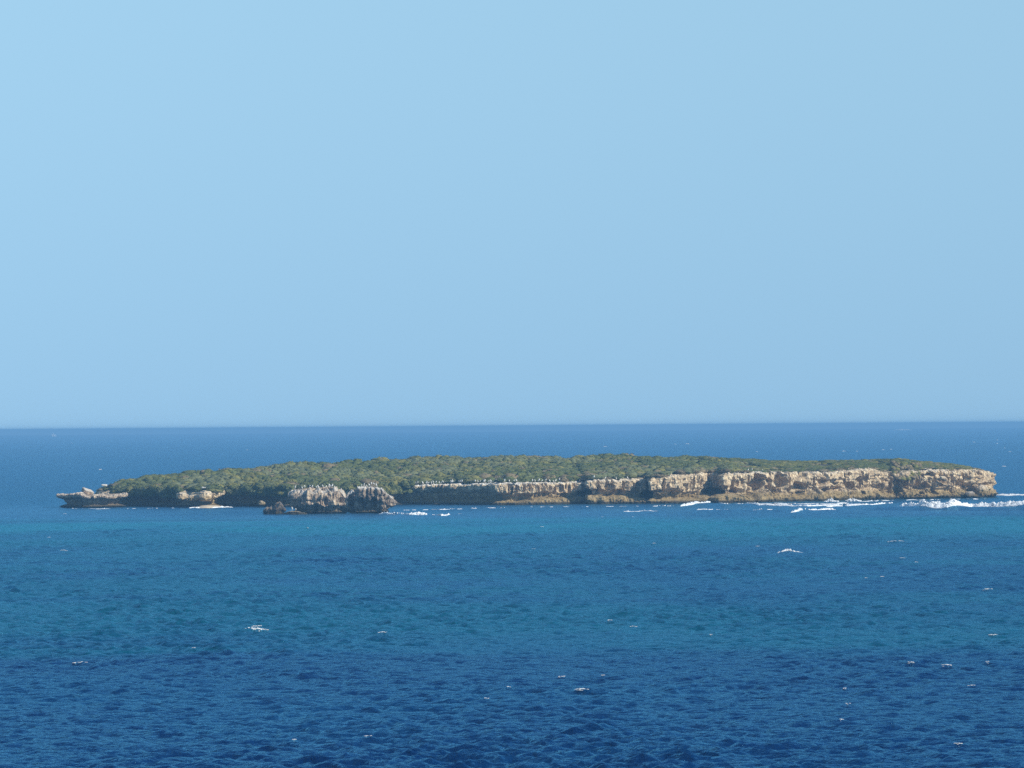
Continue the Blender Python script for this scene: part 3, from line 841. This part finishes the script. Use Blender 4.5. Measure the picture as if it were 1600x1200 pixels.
ZONES = [(0, 275, 'on the left slope above the low rock shelf and dark shore', 'far left slope'),
         (275, 345, 'above the tan boulders by the little beach', 'slope above the tan boulders'),
         (345, 450, 'on the shaded shore left of the broad sea stack', 'shore left of the broad sea stack'),
         (450, 541, 'on the slope behind the broad sea stack', 'slope behind the broad sea stack'),
         (541, 640, 'on the slope behind the dark narrower sea stack', 'slope behind the dark sea stack'),
         (640, 830, 'behind the row of white birds', 'ground behind the bird row'),
         (830, 920, 'on the rim of the pale cliff left of the first recess', 'pale cliff rim left of the first recess'),
         (920, 1110, 'on the rim of the pale cliff between the dark recesses', 'pale cliff rim between the recesses'),
         (1110, 1390, 'on the low right part above the caves', 'low right part above the caves'),
         (1390, 1445, 'in the tongue of scrub hanging over the right cliff', 'tongue of scrub on the right cliff'),
         (1445, 1600, 'near the right end of the island', 'right end of the island')]
TONES = ['dark green', 'olive green', 'grey-green', 'dry brownish']
protos = {}
V_all, F_all, M_all, base = [], [], [], 0
for q in range(len(QX)):
    rz = random.uniform(0, 6.283)
    if q in single:
        sh = q % 6
        key = (sh, int(tone[q]))
        if key not in protos:
            o = mesh_obj('shrub', FINE_SHRUBS[sh][0], FINE_SHRUBS[sh][1], M_LEAF[int(tone[q])], smooth_shade=True)
            protos[key] = o
        else:
            o = protos[key].copy()
            COL.objects.link(o)
        o.location = (QX[q], QY[q], QZ[q] + 0.30 * hgt[q])
        o.rotation_euler = (0, 0, rz)
        o.scale = (wid[q] / 2, wid[q] / 2 * 0.9, hgt[q] * 0.75)
        for z0, z1, where, gname in ZONES:
            if z0 <= qpx[q] < z1:
                form = 'hanging shrub' if q >= drape_from else 'rounded shrub'
                tag(o, f'{TONES[int(tone[q])]} {form} {where}', 'shrub', f'{TONES[int(tone[q])]} {form.split()[0]} shrubs, {gname}')
    else:
        v, f = LOW_SHRUBS[q % 8]
        c, s = math.cos(rz), math.sin(rz)
        w2 = wid[q] / 2
        vx = (v[:, 0] * c - v[:, 1] * s) * w2 + QX[q]
        vy = (v[:, 0] * s + v[:, 1] * c) * w2 + QY[q]
        vz = v[:, 2] * hgt[q] * 0.75 + QZ[q] + 0.30 * hgt[q]
        V_all.append(np.stack([vx, vy, vz], -1))
        F_all.append(f + base)
        M_all.append(np.full(len(f), tone[q]))
        base += len(v)
scrub = mesh_obj('scrub', np.vstack(V_all), np.vstack(F_all), M_LEAF, smooth_shade=True, mat_idx=np.concatenate(M_all))
tag(scrub, 'dense mottled green coastal scrub covering the island top', 'scrub', kind='stuff')

# ------------------------------------------------------------------ sea birds
def bird_mesh(seed, neck):
    sec = [(-.30, .22, .015, .03), (-.20, .28, .05, .045), (-.08, .36, .10, .10), (.03, .45, .12, .125), (.09, .56, .095, .10), (.11, .66, .05, .05),
           (.115, .66 + neck * .5, .042, .042), (.13, .68 + neck, .055, .05), (.18, .69 + neck, .035, .03), (.29, .67 + neck, .008, .01)]
    V, f, mi = [], [], []
    K = 8
    for i, (x, z, rx, ry) in enumerate(sec):
        nx = sec[min(i + 1, len(sec) - 1)]; pv = sec[max(i - 1, 0)]
        t = Vector((nx[0] - pv[0], 0, nx[1] - pv[1])).normalized()
        up = Vector((-t.z, 0, t.x))
        for k in range(K):
            a_ = 2 * math.pi * k / K
            p = Vector((x, 0, z)) + up * (rx * math.cos(a_)) + Vector((0, 1, 0)) * (ry * math.sin(a_))
            V.append(p[:])
    for i in range(len(sec) - 1):
        for k in range(K):
            f.append((i * K + k, i * K + (k + 1) % K, (i + 1) * K + (k + 1) % K, (i + 1) * K + k))
            back = k in (0, 7) and i < 4 and seed != 2
            mi.append(2 if i >= 8 else (1 if back else 0))
    for y in (-.05, .05):
        b = len(V)
        for (x, z, r_) in ((.0, .40, .02), (.01, .0, .014)):
            for k in range(4):
                V.append((x + r_ * math.cos(k * math.pi / 2), y + r_ * math.sin(k * math.pi / 2), z))
        for k in range(4):
            f.append((b + k, b + (k + 1) % 4, b + 4 + (k + 1) % 4, b + 4 + k)); mi.append(2)
        b2 = len(V)
        V += [(0, y - .02, .012), (.10, y - .045, .008), (.10, y + .045, .008), (0, y + .02, .012)]
        f.append((b2, b2 + 1, b2 + 2, b2 + 3)); mi.append(2)
    return np.array(V), np.array(f), mi

bird_protos = []
from mathutils.bvhtree import BVHTree
bpy.context.view_layer.update()
def bvh_of(o):
    me = o.data
    mw = o.matrix_world
    return BVHTree.FromPolygons([mw @ v.co for v in me.vertices], [tuple(p.vertices) for p in me.polygons])
def sub_bvh(AXg, AYg, AZg, sel_cols, r0):
    n = AXg.shape[1]
    rows = np.arange(r0, AXg.shape[0])
    V = np.stack([AXg, AYg, AZg], -1)
    idx = {}
    vv, ff = [], []
    cols = np.where(sel_cols)[0]
    W = len(cols)
    blk = V[r0:][:, cols]
    vv = [tuple(p) for p in blk.reshape(-1, 3)]
    for i in range(blk.shape[0] - 1):
        for k in range(W - 1):
            if cols[k + 1] == cols[k] + 1:
                ff.append((i * W + k, i * W + k + 1, (i + 1) * W + k + 1, (i + 1) * W + k))
    return BVHTree.FromPolygons(vv, ff)
front_cols = (ipx > 600) & (ipx < 1420) & (~isback)
BV_ISL = sub_bvh(AX[:IROWS + 14], AY[:IROWS + 14], AZ[:IROWS + 14], front_cols, 40)
BV_A = sub_bvh(*gA[:3], np.ones(gA[0].shape[1], bool), 26)
BV_B = sub_bvh(*gB[:3], np.ones(gB[0].shape[1], bool), 26)
BV_E = sub_bvh(*gE[:3], np.ones(gE[0].shape[1], bool), 8)

def perch(px, D, bv):
    """highest rock under a point"""
    a_ = ray(px, 770)[0]
    best = None
    for dd in (0, 0.3, 0.6, 0.9):
        h = bv.ray_cast(Vector((a_ * D, D + dd, 40)), Vector((0, 0, -1)))
        if h[0] is not None and (best is None or h[0].z > best.z + 0.05):
            best = h[0]
    return best

def add_bird(px, D, bv, label, group=None, s=1.0):
    p = perch(px, D, bv)
    if p is None:
        return
    kind = random.choice((0, 1, 2, 2, 2))
    if len(bird_protos) < 3:
        for i, nk in enumerate((.06, .14, .02)):
            V, f, mi = bird_mesh(i, nk)
            me = mesh_obj('seabird', V, f, [M_WHITE, M_DARKBIRD, M_BEAK], smooth_shade=True, mat_idx=mi)
            bird_protos.append(me.data)
            bpy.data.objects.remove(me)
    o = bpy.data.objects.new('seabird', bird_protos[kind])
    COL.objects.link(o)
    o.location = (p.x, p.y, p.z - 0.01)
    o.rotation_euler = (0, 0, random.uniform(-2.6, 0.3))
    k = s * random.uniform(0.85, 1.25)
    o.scale = (k, k, k)
    tag(o, label, 'bird', group)

def shoreD(px): return float(np.interp(px, fp[:, 0], fp[:, 1]))
row_px = [641, 650, 653, 661, 667, 669, 674, 677, 681, 686, 690, 693, 697, 704, 706, 706, 708, 711, 713, 717, 720, 722, 726, 729, 731, 733, 736, 739, 741, 743, 747, 750, 753, 756, 758, 763, 766, 768, 770, 774, 776, 778, 783, 788]
for a_ in row_px:
    add_bird(a_ + random.uniform(-.6, .6), shoreD(a_) + random.uniform(0.7, 1.6), BV_ISL, 'white bird in the long row on the shaded cliff edge', 'birds in the long row on the shaded cliff edge')
for a_ in (796, 803, 807, 832, 836, 842, 847, 853, 859, 865, 868, 874, 880):
    add_bird(a_, shoreD(a_) + random.uniform(0.7, 1.4), BV_ISL, 'white bird on the sunlit cliff rim right of the long row', 'birds on the sunlit cliff rim')
for a_ in (906, 928, 946, 963, 981):
    add_bird(a_, shoreD(a_) + 0.9, BV_ISL, 'scattered white bird on the pale middle cliff rim', 'birds scattered on the middle cliff rim')
add_bird(1175, shoreD(1175) + 5, BV_ISL, 'lone white bird on bare ground above the tall cave, the left of two')
add_bird(1192, shoreD(1192) + 3.5, BV_ISL, 'lone white bird on bare ground above the tall cave, the right of two')
add_bird(1169, shoreD(1169) + 0.9, BV_ISL, 'white bird at the cliff edge just left of the tall cave')
for a_ in (472, 476, 484, 488, 494, 497, 499, 504, 509, 514, 516, 519, 522, 526, 530, 536):
    add_bird(a_, 1006 + random.uniform(1.0, 4.5), BV_A, 'white bird on the spiky top of the broad sea stack', 'birds on the broad sea stack')
add_bird(461, 1010, BV_A, 'single white bird low on the left shoulder of the broad sea stack')
for a_ in (548, 553, 560, 565, 569, 573, 577, 580, 584, 588):
    add_bird(a_, 1007 + random.uniform(.8, 3.5), BV_B, 'white bird on the rim of the dark narrower sea stack', 'birds on the dark sea stack')
add_bird(456, 1000.8, BV_E, 'left one of two white birds on the low tan rock')
add_bird(462, 1000.8, BV_E, 'right one of two white birds on the low tan rock')

# ------------------------------------------------------------------ foam
def foam_lumps(pts, seed, shape=ICO1):
    """pts: rows (x, y, z, rx, ry, rz)"""
    v, f = shape
    V, Fc, b = [], [], 0
    for i, (x, y, z, rx, ry, rz) in enumerate(pts):
        k = 1 + 0.45 * fbm(v[:, 0] * 1.5 + i * 3.1 + seed, v[:, 1] * 1.5, v[:, 2] * 1.5, 2, seed)
        w = v * k[:, None] * np.array([rx, ry, rz])
        V.append(w + np.array([x, y, z])); Fc.append(f + b); b += len(v)
    return np.vstack(V), np.vstack(Fc)

def whitecap(px, py, w_px, label, group='whitecaps on the open water', tall=0.12, faint=False, seed=0, arc=0.0):
    p = on_water(px, py)
    # slide it on to the nearest crest
    gx, gy = np.meshgrid(np.linspace(-1.2, 1.2, 13), np.linspace(-3, 3, 31))
    hh = sea_height(p.x + gx, p.y + gy) - 0.02 * np.abs(gy) - 0.03 * np.abs(gx)
    b_ = np.unravel_index(hh.argmax(), hh.shape)
    p = Vector((p.x + gx[b_], p.y + gy[b_], 0.0))
    g = np.random.default_rng(int(px * 7 + py * 13) + seed)
    D = p.y
    L = max(w_px / F * D, 0.25)
    dpp = D * D / (H * F)                     # metres of depth per photo pixel
    n = int(np.clip(L / 0.055, 9, 70)) if not faint else int(np.clip(L / 0.1, 6, 40))
    t = np.sort(g.uniform(-0.5, 0.5, n))
    x = t * L
    y = g.normal(0, 0.16 + 0.05 * L, n) - arc * (t * 2) ** 2 * 2.0 * dpp
    h = sea_height(p.x + x, p.y + y)
    env = np.clip(1 - (2 * t) ** 2, 0.15, 1)
    rx = (L / n) * g.uniform(0.5, 2.0, n) * (0.6 if faint else 1) + 0.01 * L
    rz = np.minimum(tall * (0.4 + 0.25 * L) * env * g.uniform(0.4, 1.2, n), 0.9) * (0.4 if faint else 1)
    rz = np.maximum(rz, 0.02)
    y = y + rx * g.uniform(0, 3, n)
    ry = rx * g.uniform(0.5, 1.0, n)
    pts = np.stack([x, y, h + rz * 0.12, rx, ry, rz], -1)
    V, f = foam_lumps(pts, seed + 9, ICO0 if L < 0.6 else ICO1)
    o = mesh_obj('whitecap', V, f, M_THINFOAM)
    o.location = p
    tag(o, label, 'whitecap', group)
    return o

OPEN_FAR = [(945, 698, 7), (1055, 694.5, 4), (1074, 694, 7), (1183, 706, 4), (1319, 705, 6), (1339, 705, 4), (1381, 703, 4), (1392, 702, 4), (1522, 691, 5),
            (1558, 687, 4), (1558, 693, 4), (1570, 700, 3), (1577, 706, 5), (1571, 729, 7), (386, 703, 3), (112, 693, 3), (157, 734, 6)]
for i, (a_, b_, w_) in enumerate(OPEN_FAR):
    if i < 14 and a_ > 1500:
        whitecap(a_, b_, w_, 'tiny whitecap on the open sea above the right end of the island', 'whitecaps above the right island end', 0.38)
    else:
        whitecap(a_, b_, w_, 'tiny distant whitecap on the open sea beyond the island', 'distant whitecaps beyond the island', 0.38)
whitecap(101, 803, 6, 'small whitecap just in front of the low rock shelf', None)
whitecap(1227, 862, 38, 'widest arched whitecap on the turquoise water at the right', None, 0.18, arc=1.0)
whitecap(378, 981, 18, 'thin left whitecap of the pair on the turquoise band at left', None, 0.08)
whitecap(418, 983.5, 36, 'bright right whitecap of the pair on the turquoise band at left', None, 0.10)
NEAR = [(103, 861, 11), (76, 840, 4), (316, 1019, 4), (432, 1161, 6), (475, 827, 4), (598, 991, 13), (946, 808, 3), (982, 808, 3), (878, 1062, 10), (921, 1060, 7),
        (809, 1074, 4), (789, 1093, 7), (919, 1086, 22), (938, 971, 8), (993, 980, 10), (1031, 851, 4), (858, 824, 6), (1180, 855, 6),
        (1352, 903, 5), (1373, 903, 7), (1408, 873, 9), (1435, 879, 5), (1532, 925, 13), (1111, 994, 6), (1430, 1041, 9),
        (1532, 1037, 5), (1322, 1131, 5), (1487, 1169, 16), (1540, 995, 14), (1491, 1043, 14)]
for a_, b_, w_ in NEAR:
    side = 'left' if a_ < 600 else 'middle' if a_ < 1060 else 'right'
    if b_ < 955: water = 'on the water between the island and the turquoise band'
    elif b_ < 1010: water = 'along the turquoise band'
    else: water = 'on the dark blue foreground water'
    whitecap(a_, b_, w_, f'small whitecap {water}, {side} of the view', f'{side} whitecaps {water}', 0.06)
for a_, b_, w_ in [(145, 1036, 22), (582, 1157, 14), (1494, 1074, 12), (1303, 1079, 10), (1335, 1103, 10), (1400, 847, 30), (836, 858, 6), (720, 803, 5)]:
    whitecap(a_, b_, w_, 'faint thinning streak of foam on the choppy blue water', 'faint foam streaks', 0.06, True)

def far_break(px, py, w, h, label):
    D = 12500.0
    p = at(px, py, D)
    g = np.random.default_rng(int(px))
    L = w / F * D
    n = 14
    x = np.linspace(-.5, .5, n) * L
    rz = h / F * D * np.clip(1 - np.abs(np.linspace(-1, 1, n)) ** 1.5, .2, 1) * g.uniform(.6, 1, n)
    pts = np.stack([x, g.normal(0, 2, n), rz * 0.2, np.full(n, L / n * 1.2), np.full(n, 3.0), rz], -1)
    V, f = foam_lumps(pts, int(px))
    o = mesh_obj('breaking_wave', V, f, M_FOAM)
    o.location = (p.x, p.y, 0.0)
    tag(o, label, 'wave')
far_break(83, 671, 9, 6, 'white burst of a wave breaking on the left horizon')
far_break(1410, 662, 26, 2.0, 'thin pale line of a wave breaking on the right horizon')

def breaker(name, path, depth, height, thr, label, cat, seed, group=None, kind=None, du=0.2):
    """a ragged sheet of foam: its foot follows the path, it rises steeply at the front, then trails off behind"""
    P = [on_water(*q) for q in path]
    xs = np.array([p.x for p in P]); ys = np.array([p.y for p in P])
    L = np.hypot(np.diff(xs), np.diff(ys)).sum()
    nu = int(np.clip(L / du, 12, 420))
    u = np.linspace(0, 1, nu)
    vv = np.linspace(0, 1, 44) ** 1.5
    U, Vv = np.meshgrid(u, vv, indexing='ij')
    x = np.interp(U * (len(P) - 1), range(len(P)), xs)
    y0 = np.interp(U * (len(P) - 1), range(len(P)), ys) + 1.3 * fbm(x * .35, 0 * x, 0 * x, 3, seed)
    env = np.clip(np.minimum(U, 1 - U) * L / 3.0, 0, 1)
    y = y0 + Vv * depth * (0.35 + 0.65 * env) * (0.75 + 0.5 * fbm(x * .2, 0 * x, 0 * x, 2, seed + 5))
    lump = np.clip(0.75 + 0.65 * fbm(x * .6, y * .35, 0 * x, 4, seed + 1, 0.6), 0.45, 1.4)
    hump = np.where(Vv < .10, smooth(Vv, -0.01, .10), np.clip(1 - (Vv - .10) / .9, 0, 1) ** 1.4)
    z = sea_height(x, y) + height * hump * lump * (.25 + .75 * env) + 0.32 * min(1, height * 2.0) * (.3 + .7 * hump) * fbm(x * 1.7, y * 1.3, 0 * x, 4, seed + 2, 0.65)
    z = z + np.where(Vv <= 0, -0.25, 0.05)
    x = x + .22 * fbm(x * 2, y * 2, z * 3, 3, seed + 8)
    m = 1.25 * fbm(x * .7, y * .3, 0 * x, 5, seed + 3, 0.7) + 0.55 * (1 - Vv) + 0.35 * env - 0.35 - thr
    q = m > 0
    keepf = (q[:-1, :-1] & q[1:, :-1] & q[:-1, 1:] & q[1:, 1:]).ravel()
    nv = len(vv)
    i_, j_ = np.meshgrid(np.arange(nu - 1), np.arange(nv - 1), indexing='ij')
    f = np.stack([i_ * nv + j_, (i_ + 1) * nv + j_, (i_ + 1) * nv + j_ + 1, i_ * nv + j_ + 1], -1).reshape(-1, 4)[keepf]
    g = np.random.default_rng(seed)
    cand = np.where((q & (hump > .45) & (Vv > .02)).ravel())[0]
    nl = int(min(len(cand), L * 5 * min(1, height * 1.2)))
    cand = g.choice(cand, nl, replace=False)
    rr = g.uniform(.06, .24, nl) * (.4 + .6 * min(1, height * 1.4)) * (.5 + .5 * env.ravel()[cand])
    lumps_xyz = np.stack([x.ravel()[cand], y.ravel()[cand], z.ravel()[cand] + rr * .4, rr * 1.3, rr * 1.2, rr], -1)
    used = np.unique(f)
    remap = np.full(nu * nv, -1); remap[used] = np.arange(len(used))
    c = np.array([xs.mean(), ys.mean(), 0.0])
    lumps_xyz[:, :3] -= c
    faces = [remap[f]]
    verts = [np.stack([x, y, z], -1).reshape(-1, 3)[used] - c]
    if nl:
        LV, LF = foam_lumps(lumps_xyz, seed, ICO1)
        faces.append(LF + len(used)); verts.append(LV)
    o = mesh_obj(name, np.vstack(verts), faces, M_FOAM)
    o.location = c
    tag(o, label, cat, group, kind)
    return o

def spray(px0, px1, py, n, tall, label, seed):
    g = np.random.default_rng(seed)
    a_ = on_water(px0, py); b_ = on_water(px1, py)
    t = g.random(n)
    x = a_.x + (b_.x - a_.x) * t
    top = tall * np.clip(1 - np.abs(t - .45) * 2, .1, 1) * (0.7 + 0.5 * fbm(x * 1.2, 0 * x, 0 * x, 2, seed))
    z = top * g.random(n) ** 1.3
    y = a_.y + g.uniform(-.6, 1.2, n) * (1 - z / tall * .7)
    r_ = g.uniform(.05, .19, n) * (1.15 - z / (tall * 1.2))
    c = np.array([(a_.x + b_.x) / 2, a_.y, 0.0])
    V, f = foam_lumps(np.stack([x - c[0], y - c[1], z + sea_height(x, y), r_ * 1.3, r_, r_ * 1.2], -1), seed, ICO1)
    o = mesh_obj('breaking_wave', V, f, M_FOAM)
    o.location = c
    tag(o, label, 'wave')

breaker('breaking_wave', [(1408, 796), (1440, 797), (1480, 797.5), (1520, 796.5), (1560, 797), (1625, 797.5)], 44, 1.4, -0.85, 'large white breaker rolling in below the right end of the island', 'wave', 31)
breaker('breaking_wave', [(1063, 791), (1080, 789.5), (1098, 787.5), (1112, 785.5)], 6, 0.42, -0.05, 'short white crest slanting up a swell below the dark cliff recess', 'wave', 32)
breaker('breaking_wave', [(1124, 788), (1160, 789.5), (1200, 790.5), (1260, 791), (1325, 790)], 9, 0.2, 0.05, 'long thin white breaker close under the right cliffs', 'wave', 33)
breaker('breaking_wave', [(1290, 792), (1320, 790.5), (1350, 790), (1400, 785.5)], 7, 0.18, 0.45, 'broken foam trail leading up to the large white breaker', 'wave', 34)
breaker('breaking_wave', [(1176, 798.2), (1195, 798.5), (1214, 798)], 4, 0.3, 0.1, 'short foam line left of the arched foam line, before the long breaker', 'wave', 35)
breaker('breaking_wave', [(1236, 801), (1252, 799), (1275, 798), (1314, 797)], 5, 0.35, 0.15, 'arched foam line in front of the long thin breaker', 'wave', 36)
breaker('breaking_wave', [(1552, 774.5), (1585, 774.5), (1625, 774.5)], 26, 0.35, 0.0, 'white surf line just behind the right end of the island', 'wave', 37)
breaker('breaking_wave', [(590, 804), (612, 804.5), (640, 805), (668, 804)], 6, 0.35, 0.1, 'white swash spreading from the foot of the dark sea stack', 'wave', 38)
spray(641, 666, 805, 120, 0.85, 'small pointed splash at the right of the sea stack swash', 39)
breaker('breaking_wave', [(675, 805.5), (690, 806), (704, 805)], 4, 0.3, 0.15, 'little separate foam patch right of the sea stack swash', 'wave', 40)
spray(287, 300, 792, 90, 1.1, 'white splash on the rocks at the left of the little beach', 41)
breaker('breaking_wave', [(296, 794), (330, 793.6), (364, 792.6)], 5, 0.2, 0.1, 'thin white swash along the little beach', 'wave', 42)
spray(1288, 1311, 784.5, 110, 0.95, 'white spray bursting against the cliff foot, the left of two', 43)
spray(1321, 1346, 783.5, 110, 1.0, 'white spray bursting against the cliff foot, the right of two', 44)
breaker('foam_patch', [(612, 797.5), (680, 796.5), (730, 795), (800, 793)], 16, 0.04, 0.62, 'pale drifting foam between the dark sea stack and the shaded cliff', None, 45, kind='stuff')
breaker('foam_patch', [(96, 795), (150, 795.4), (220, 794.8), (285, 794)], 5, 0.03, 0.55, 'thin wash along the foot of the shaded left shore', None, 49, kind='stuff')
breaker('foam_patch', [(800, 792.5), (900, 792), (1000, 791.5), (1060, 790.5)], 6, 0.05, 0.52, 'thin broken wash along the foot of the pale middle cliffs', None, 50, kind='stuff')
breaker('foam_patch', [(1340, 784), (1400, 782), (1480, 781), (1545, 780)], 5, 0.06, 0.45, 'thin broken wash along the foot of the right cliff end', None, 51, kind='stuff')
breaker('foam_patch', [(1130, 788), (1220, 788), (1320, 787.5)], 8, 0.08, 0.2, 'thin white wash between the long breaker and the cliff foot', None, 52, kind='stuff')
breaker('breaking_wave', [(962, 799.5), (1000, 799), (1032, 799.5)], 4, 0.12, 0.3, 'faint foam line out from the middle cliffs', 'wave', 47)
breaker('breaking_wave', [(1078, 798.6), (1110, 798.4), (1154, 798)], 4, 0.2, 0.28, 'dotted foam line in front of the slanting white crest', 'wave', 48)

# ------------------------------------------------------------------ haze
hz = bpy.data.materials.new('haze')
hz.use_nodes = True
hn = hz.node_tree.nodes; hn.clear()
ho = hn.new('ShaderNodeOutputMaterial')
hv = hn.new('ShaderNodeVolumePrincipled')
hv.inputs['Color'].default_value = (0.22, 0.50, 0.84, 1)
hv.inputs['Density'].default_value = 1.9e-4
hv.inputs['Anisotropy'].default_value = 0.0
hz.node_tree.links.new(hv.outputs[0], ho.inputs['Volume'])
R_, z0_, z1_ = SEA_R + 400, -4.0, 19.3
hvv = [(-R_, -R_, z0_), (R_, -R_, z0_), (R_, R_, z0_), (-R_, R_, z0_), (-R_, -R_, z1_), (R_, -R_, z1_), (R_, R_, z1_), (-R_, R_, z1_)]
hff = [(0, 3, 2, 1), (4, 5, 6, 7), (0, 1, 5, 4), (1, 2, 6, 5), (2, 3, 7, 6), (3, 0, 4, 7)]
hb = mesh_obj('haze', hvv, np.array(hff), hz)
tag(hb, 'thin blue sea haze over the whole view', kind='stuff')
